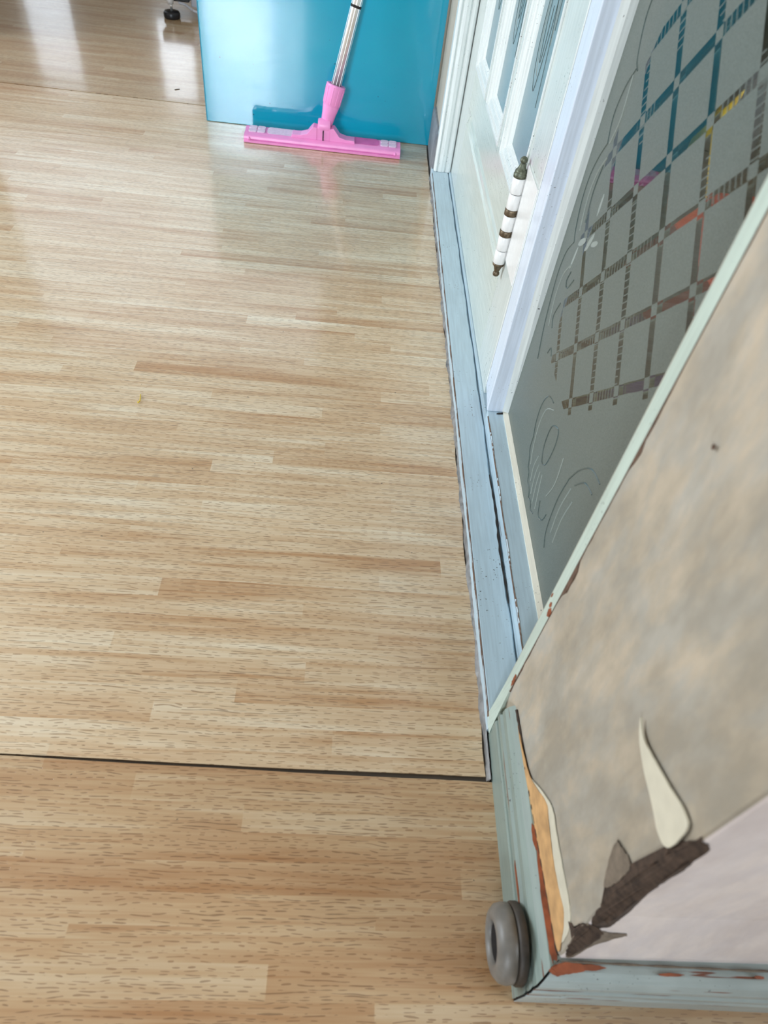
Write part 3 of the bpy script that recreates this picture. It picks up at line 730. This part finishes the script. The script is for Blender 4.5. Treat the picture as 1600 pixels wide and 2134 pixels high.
turned('finial', [(0, 0.2235), (HR+0.0002, 0.2235), (HR-0.0006, 0.2195), (0.0068, 0.2170), (0.0055, 0.2130), (0.0042, 0.2090), (0.0040, 0.2075), (0.0052, 0.2062), (0.0056, 0.2035), (0.0046, 0.2008), (0.0025, 0.1995), (0, 0.1990)], 'bronze')

# fluted architrave at the far jamb
bm = bmesh.new()
fl = [(0.2036, 0.0), (0.2036, -0.004), (0.2075, -0.0075), (0.2100, -0.0080), (0.2125, -0.0045), (0.2150, -0.0075), (0.2230, -0.0090), (0.2310, -0.0080), (0.2330, -0.0045), (0.2355, -0.0075), (0.2420, -0.0085), (0.2465, -0.0075), (0.2496, -0.0030), (0.2496, 0.022), (0.2036, 0.022)]
loft(bm, [[(xx, 1.8745+dy, z) for xx, dy in fl] for z in (0.0230, 2.4)])
trim3 = link('trim_3', bm, 'white', kind='structure')
bm = bmesh.new(); box(bm, 0.2085, 0.2496, 1.892, 1.93, 0.0, 2.6); link('trim_4', bm, 'white', kind='structure')

# ------------------------------------------------------------------ painted board at the end of the run
bm = bmesh.new(); box(bm, -0.4345, 0.2020, 2.0990, 2.1190, 0.0008, 0.46)
board = link('painted_board', bm, 'teal', bevel=0.001)
tag(board, 'glossy teal painted board standing upright behind the pink floor squeegee', 'board')
bm = bmesh.new(); box(bm, -0.4362, -0.4346, 2.0990, 2.1190, 0.0010, 0.46); link('edge_strip', bm, 'teal_edge', board)

# ------------------------------------------------------------------ pink mop leaning on the board
mop = empty('flat_mop'); mop.location = (-0.099, 2.03, 0.0008)
tag(mop, 'pink flat floor squeegee with a silver pole leaning on the teal board', 'mop')
def mp(name, bm, mat, parent=None, smooth=False, bevel=0):
    o = link(name, bm, mat, None, smooth, bevel=bevel); p = parent or mop
    for v in o.data.vertices: v.co -= mop.location
    o.parent = p
    return o
L0, L1 = -0.3145, 0.1160
bm = bmesh.new()
loft(bm, [[(x, 1.9760, 0.0015), (x, 1.9755, 0.0055), (x, 1.9790, 0.0070), (x, 1.9800, 0.0085), (x, 1.9790, 0.0105), (x, 1.9810, 0.0155), (x, 1.9850, 0.0175), (x, 1.9985, 0.0205), (x, 2.0000, 0.0190), (x, 2.0360, 0.0235), (x, 2.0400, 0.0215), (x, 2.0410, 0.0015)] for x in (L0, L0+0.003, L1-0.003, L1)])
mp('head', bm, 'pink')
bm = bmesh.new(); loft(bm, [[(x, 1.9775, 0.0072), (x, 1.9790, 0.0098), (x, 1.9820, 0.0098), (x, 1.9820, 0.0072)] for x in (L0+0.012, L1-0.012)])
mp('groove_strip', bm, 'pink_dark')
for x in (L0+0.014, L1-0.014):
    bm = bmesh.new(); lathe(bm, [(0, 0.004), (0.003, 0.0035), (0.004, 0.001), (0.004, -0.004)], (x, 1.9795, 0.0115), (0, -0.9, 0.3), 12); mp('stud', bm, 'pink')
def pad(x0, x1, y0, y1, z, mat, name, h=0.0022):
    bm = bmesh.new(); n = 6; r = min(x1-x0, y1-y0)*0.3
    P = []
    for cx, cy, a0 in ((x1-r, y1-r, 0), (x0+r, y1-r, 90), (x0+r, y0+r, 180), (x1-r, y0+r, 270)):
        for k in range(n): a = math.radians(a0+90*k/(n-1)); P.append((cx+r*math.cos(a), cy+r*math.sin(a)))
    zz = lambda y: 0.0190 + (y-2.0)*0.125
    loft(bm, [[(a, b, zz(b)-0.001) for a, b in P], [(a, b, zz(b)+h*0.7) for a, b in P], [((a-(x0+x1)/2)*0.94+(x0+x1)/2, (b-(y0+y1)/2)*0.85+(y0+y1)/2, zz(b)+h) for a, b in P]])
    mp(name, bm, mat)
for x0 in (L0+0.010, L1-0.056):
    for k in range(2):
        for j in range(2): pad(x0+k*0.023, x0+k*0.023+0.022, 2.0025+j*0.0165, 2.0025+j*0.0165+0.0155, 0, 'clear_pad', 'sponge_pad', 0.003)
pad(L0+0.060, -0.150, 2.003, 2.037, 0, 'clear_pad', 'cover_plate', 0.0010)
pad(-0.045, L1-0.060, 2.003, 2.037, 0, 'pink_dark', 'cover_plate', 0.0010)
for x in (-0.182, -0.148, -0.048, -0.028):
    bm = bmesh.new(); lathe(bm, [(0, 0.003), (0.0035, 0.0025), (0.004, -0.001)], (x, 2.031, 0.0235), (0, 0, 1), 10); mp('stud', bm, 'clear_pad')
# bracket: two flared cheeks either side of the pivot
def cheek(sgn):
    bm = bmesh.new(); c = -0.0995
    pr = [(0.018, 0.020), (0.018, 0.050), (0.028, 0.052), (0.034, 0.046), (0.044, 0.033), (0.062, 0.028), (0.086, 0.027), (0.088, 0.020)]
    loft(bm, [[(c+sgn*u, y, zz) for u, zz in pr] for y in (1.996, 1.999, 2.026, 2.029)])
    mp('bracket', bm, 'pink', bevel=0.0008)
cheek(-1); cheek(1)
P0 = Vector((-0.0985, 2.020, 0.030)); AX = Vector((0.232, 0.145, 1.0)).normalized()
bm = bmesh.new()
for s in (-1, 1):
    box(bm, -0.0995+s*0.0095-0.0085, -0.0995+s*0.0095+0.0085, 1.998, 2.028, 0.016, 0.050)
lathe(bm, [(0, -0.017), (0.0165, -0.017), (0.0175, -0.012), (0.0175, 0.012), (0.0165, 0.017), (0, 0.017)], (-0.0980, 2.014, 0.052), (1, 0, 0), 20)
mp('pivot_fork', bm, 'pink', bevel=0.0008)
bm = bmesh.new(); box(bm, -0.1012, -0.0988, 1.9945, 1.9985, 0.020, 0.045); mp('pivot_slot', bm, 'gap')
bm = bmesh.new()
lathe(bm, [(0, 0.018), (0.010, 0.018), (0.0165, 0.030), (0.0190, 0.052), (0.0225, 0.070), (0.0225, 0.073), (0.0235, 0.074), (0.0255, 0.118), (0.0262, 0.121), (0.0240, 0.1225), (0.0170, 0.1225), (0.0165, 0.110), (0, 0.110)], P0, AX, 28)
sock = mp('socket', bm, 'pink')
bm = bmesh.new(); u = AX.orthogonal().normalized(); v = AX.cross(u)
for k in range(10):
    a = 2*math.pi*k/10; d = u*math.cos(a)+v*math.sin(a)
    tube(bm, [P0+AX*0.076+d*0.0232, P0+AX*0.117+d*0.0252], 0.0014, 6)
mp('rib', bm, 'pink')
bm = bmesh.new(); lathe(bm, [(0, 0.111), (0.0128, 0.111), (0.0128, 0.36), (0.0131, 0.361), (0.0131, 0.369), (0.0128, 0.370), (0.0128, 1.0), (0.0108, 1.02), (0, 1.022)], P0, AX, 24)
pole = mp('pole', bm, 'alu')
bm = bmesh.new()
for k in range(8):
    a = 2*math.pi*k/8; d = u*math.cos(a)+v*math.sin(a)
    tube(bm, [P0+AX*0.113+d*0.0126, P0+AX*1.0+d*0.0126], 0.0008, 5)
mp('flute', bm, 'alu', pole)
bm = bmesh.new(); lathe(bm, [(0.0129, 0.296), (0.0139, 0.297), (0.0139, 0.301), (0.0129, 0.302)], P0, AX, 24); mp('joint_ring', bm, 'gap', pole)

# ------------------------------------------------------------------ appliance with a levelling foot behind the board
app = empty('appliance'); app.location = (-0.5, 3.25, 0.0007)
tag(app, 'pale grey appliance on a dark base with a black levelling foot', 'appliance')
def ap(name, bm, mat, parent=None, bevel=0, smooth=False):
    o = link(name, bm, mat, None, smooth, bevel=bevel)
    for v in o.data.vertices: v.co -= app.location
    o.parent = parent or app; return o
bm = bmesh.new(); box(bm, -0.655, -0.20, 3.13, 3.60, 0.122, 0.85); ap('body', bm, 'enamel', bevel=0.004)
bm = bmesh.new(); box(bm, -0.664, -0.20, 3.095, 3.128, 0.030, 0.122); ap('kick_panel', bm, 'grey_panel', bevel=0.002)
bm = bmesh.new(); box(bm, -0.775, -0.664, 3.06, 3.20, 0.050, 0.088); box(bm, -0.76, -0.664, 3.045, 3.07, 0.060, 0.082); ap('base', bm, 'black', bevel=0.003)
bm = bmesh.new(); box(bm, -0.745, -0.690, 3.032, 3.046, 0.063, 0.078); ap('latch', bm, 'navy', bevel=0.002)
bm = bmesh.new(); lathe(bm, [(0, 0), (0.027, 0), (0.030, 0.004), (0.030, 0.016), (0.026, 0.022), (0.010, 0.023), (0, 0.023)], (-0.728, 3.045, 0.0007), (0, 0, 1), 24); ft = ap('foot', bm, 'black')
bm = bmesh.new(); lathe(bm, [(0, 0.022), (0.0045, 0.022), (0.0045, 0.056), (0, 0.056)], (-0.728, 3.045, 0.0), (0, 0, 1), 12); ap('screw', bm, 'alu', ft)
bm = bmesh.new(); lathe(bm, [(0, 0.045), (0.010, 0.045), (0.014, 0.066), (0.008, 0.072), (0, 0.072)], (-0.728, 3.040, 0.0), (0, 0, 1), 12); ap('cap', bm, 'enamel', ft)
bm = bmesh.new(); tube(bm, spline([(-0.70, 3.05, 0.050), (-0.675, 3.05, 0.045), (-0.655, 3.06, 0.030), (-0.63, 3.06, 0.022), (-0.60, 3.06, 0.012), (-0.56, 3.07, 0.008)], 8), 0.004, 8)
tag(ap('cable', bm, 'grey_panel'), 'x', 'x'); c_ = D.objects['cable']; del c_['label']; del c_['category']
bm = bmesh.new(); tube(bm, [(-0.632, 3.055, 0.021), (-0.615, 3.058, 0.014)], 0.007, 10); box(bm, -0.625, -0.57, 3.07, 3.10, 0.012, 0.032); ap('plug', bm, 'navy')

# ------------------------------------------------------------------ round rubber door stop on the near skirting
st = empty('door_stop'); st.location = (0.2, 0.1085, 0.047)
tag(st, 'round grey rubber door stop with a hollow centre fixed to the near skirting', 'door stop')
def sp_(name, prof, mat, n=32):
    bm = bmesh.new(); lathe(bm, prof, (0, 0, 0), (-1, 0, 0), n)
    o = link(name, bm, mat); o.parent = st; return o
sp_('backing_washer', [(0, 0.0005), (0.0330, 0.0005), (0.0340, 0.002), (0.0340, 0.007), (0.0325, 0.009), (0, 0.009)], 'rubber_dark')
sp_('bumper', [(0.0, 0.009), (0.0300, 0.009), (0.0325, 0.0105), (0.0330, 0.016), (0.0315, 0.022), (0.0270, 0.0262), (0.0225, 0.0272), (0.0185, 0.0262), (0.0170, 0.023), (0.0165, 0.013), (0, 0.012)], 'rubber')
sp_('screw_head', [(0, 0.0152), (0.004, 0.0150), (0.0068, 0.0135), (0.007, 0.0121), (0, 0.0121)], 'rubber_dark', 16)
sp_('well_shade', [(0, 0.0120), (0.0160, 0.0122), (0.0163, 0.0225), (0.0166, 0.0228), (0.0172, 0.0120)], 'gap', 24)  # black lining put in for the shade inside the hollow

# ------------------------------------------------------------------ small litter on the vinyl
bm = bmesh.new(); tube(bm, spline([(-0.3345, 0.888, 0.0018), (-0.3330, 0.880, 0.002), (-0.3320, 0.872, 0.002), (-0.3335, 0.867, 0.0016), (-0.3350, 0.8695, 0.0016)], 6), 0.0008, 6)
tag(link('plant_scrap', bm, 'yellow'), 'tiny curled dry yellowish stalk lying on the open floor', 'scrap')

bm = bmesh.new(); blob(bm, (-0.563, 2.315, 0.0016), 0.008, 0.003, (0.8, 0.6, 0), (-0.6, 0.8, 0), (0, 0, 1), n=14, amp=0.3, seed=91, th=0.0008)
tag(link('crumb', bm, 'torn'), 'small dark crumb on the shiny floor left of the teal board', 'crumb')

# ------------------------------------------------------------------ things in the next room seen through the clear strips
def soft(name, x0, x1, y0, y1, z0, z1, mat, label, cat):
    bm = bmesh.new(); box(bm, x0, x1, y0, y1, z0, z1)
    bmesh.ops.subdivide_edges(bm, edges=bm.edges, cuts=5, use_grid_fill=True)
    c = Vector(((x0+x1)/2, (y0+y1)/2, (z0+z1)/2)); h = Vector(((x1-x0)/2, (y1-y0)/2, (z1-z0)/2))
    for v in bm.verts:
        q = Vector([(v.co[i]-c[i])/h[i] for i in range(3)])
        k = (abs(q.x)**5+abs(q.y)**5+abs(q.z)**5)**(1/5) or 1
        s = 1 + 0.05*math.sin(9*q.y+4*q.z)
        v.co = c + Vector([q[i]/k*h[i]*(s if i == 0 else 1) for i in range(3)])
    return tag(link(name, bm, mat, smooth=True), label, cat)
soft('cushion', 0.360, 0.56, 0.45, 0.86, -0.0025, 0.318, 'purple', 'purple soft shape behind the lower half of the etched lattice glass', 'cushion')
def hollow(name, x0, x1, y0, y1, z0, z1, mat, label, cat):
    bm = bmesh.new()
    box(bm, x0, x1, y0, y1, z0, z1); o = link(name, bm, mat, bevel=0.006)
    bm = bmesh.new(); box(bm, x0-0.004, x1+0.004, y0-0.004, y1+0.004, z1+0.0002, z1+0.012); link('lid', bm, mat, o, bevel=0.003)
    return tag(o, label, cat)
hollow('storage_box', 0.370, 0.52, 0.62, 0.86, 0.318, 0.420, 'red', 'red box behind the middle of the etched lattice glass', 'box')
bm = bmesh.new(); lathe(bm, [(0, 0), (0.020, 0), (0.022, 0.003), (0.022, 0.072), (0.018, 0.086), (0.009, 0.094), (0.009, 0.110), (0.011, 0.112), (0.011, 0.124), (0, 0.125)], (0.405, 0.835, 0.4325), (0, 0, 1), 20)
tag(link('bottle', bm, 'yellow'), 'yellow bottle behind the upper part of the etched lattice glass', 'bottle')
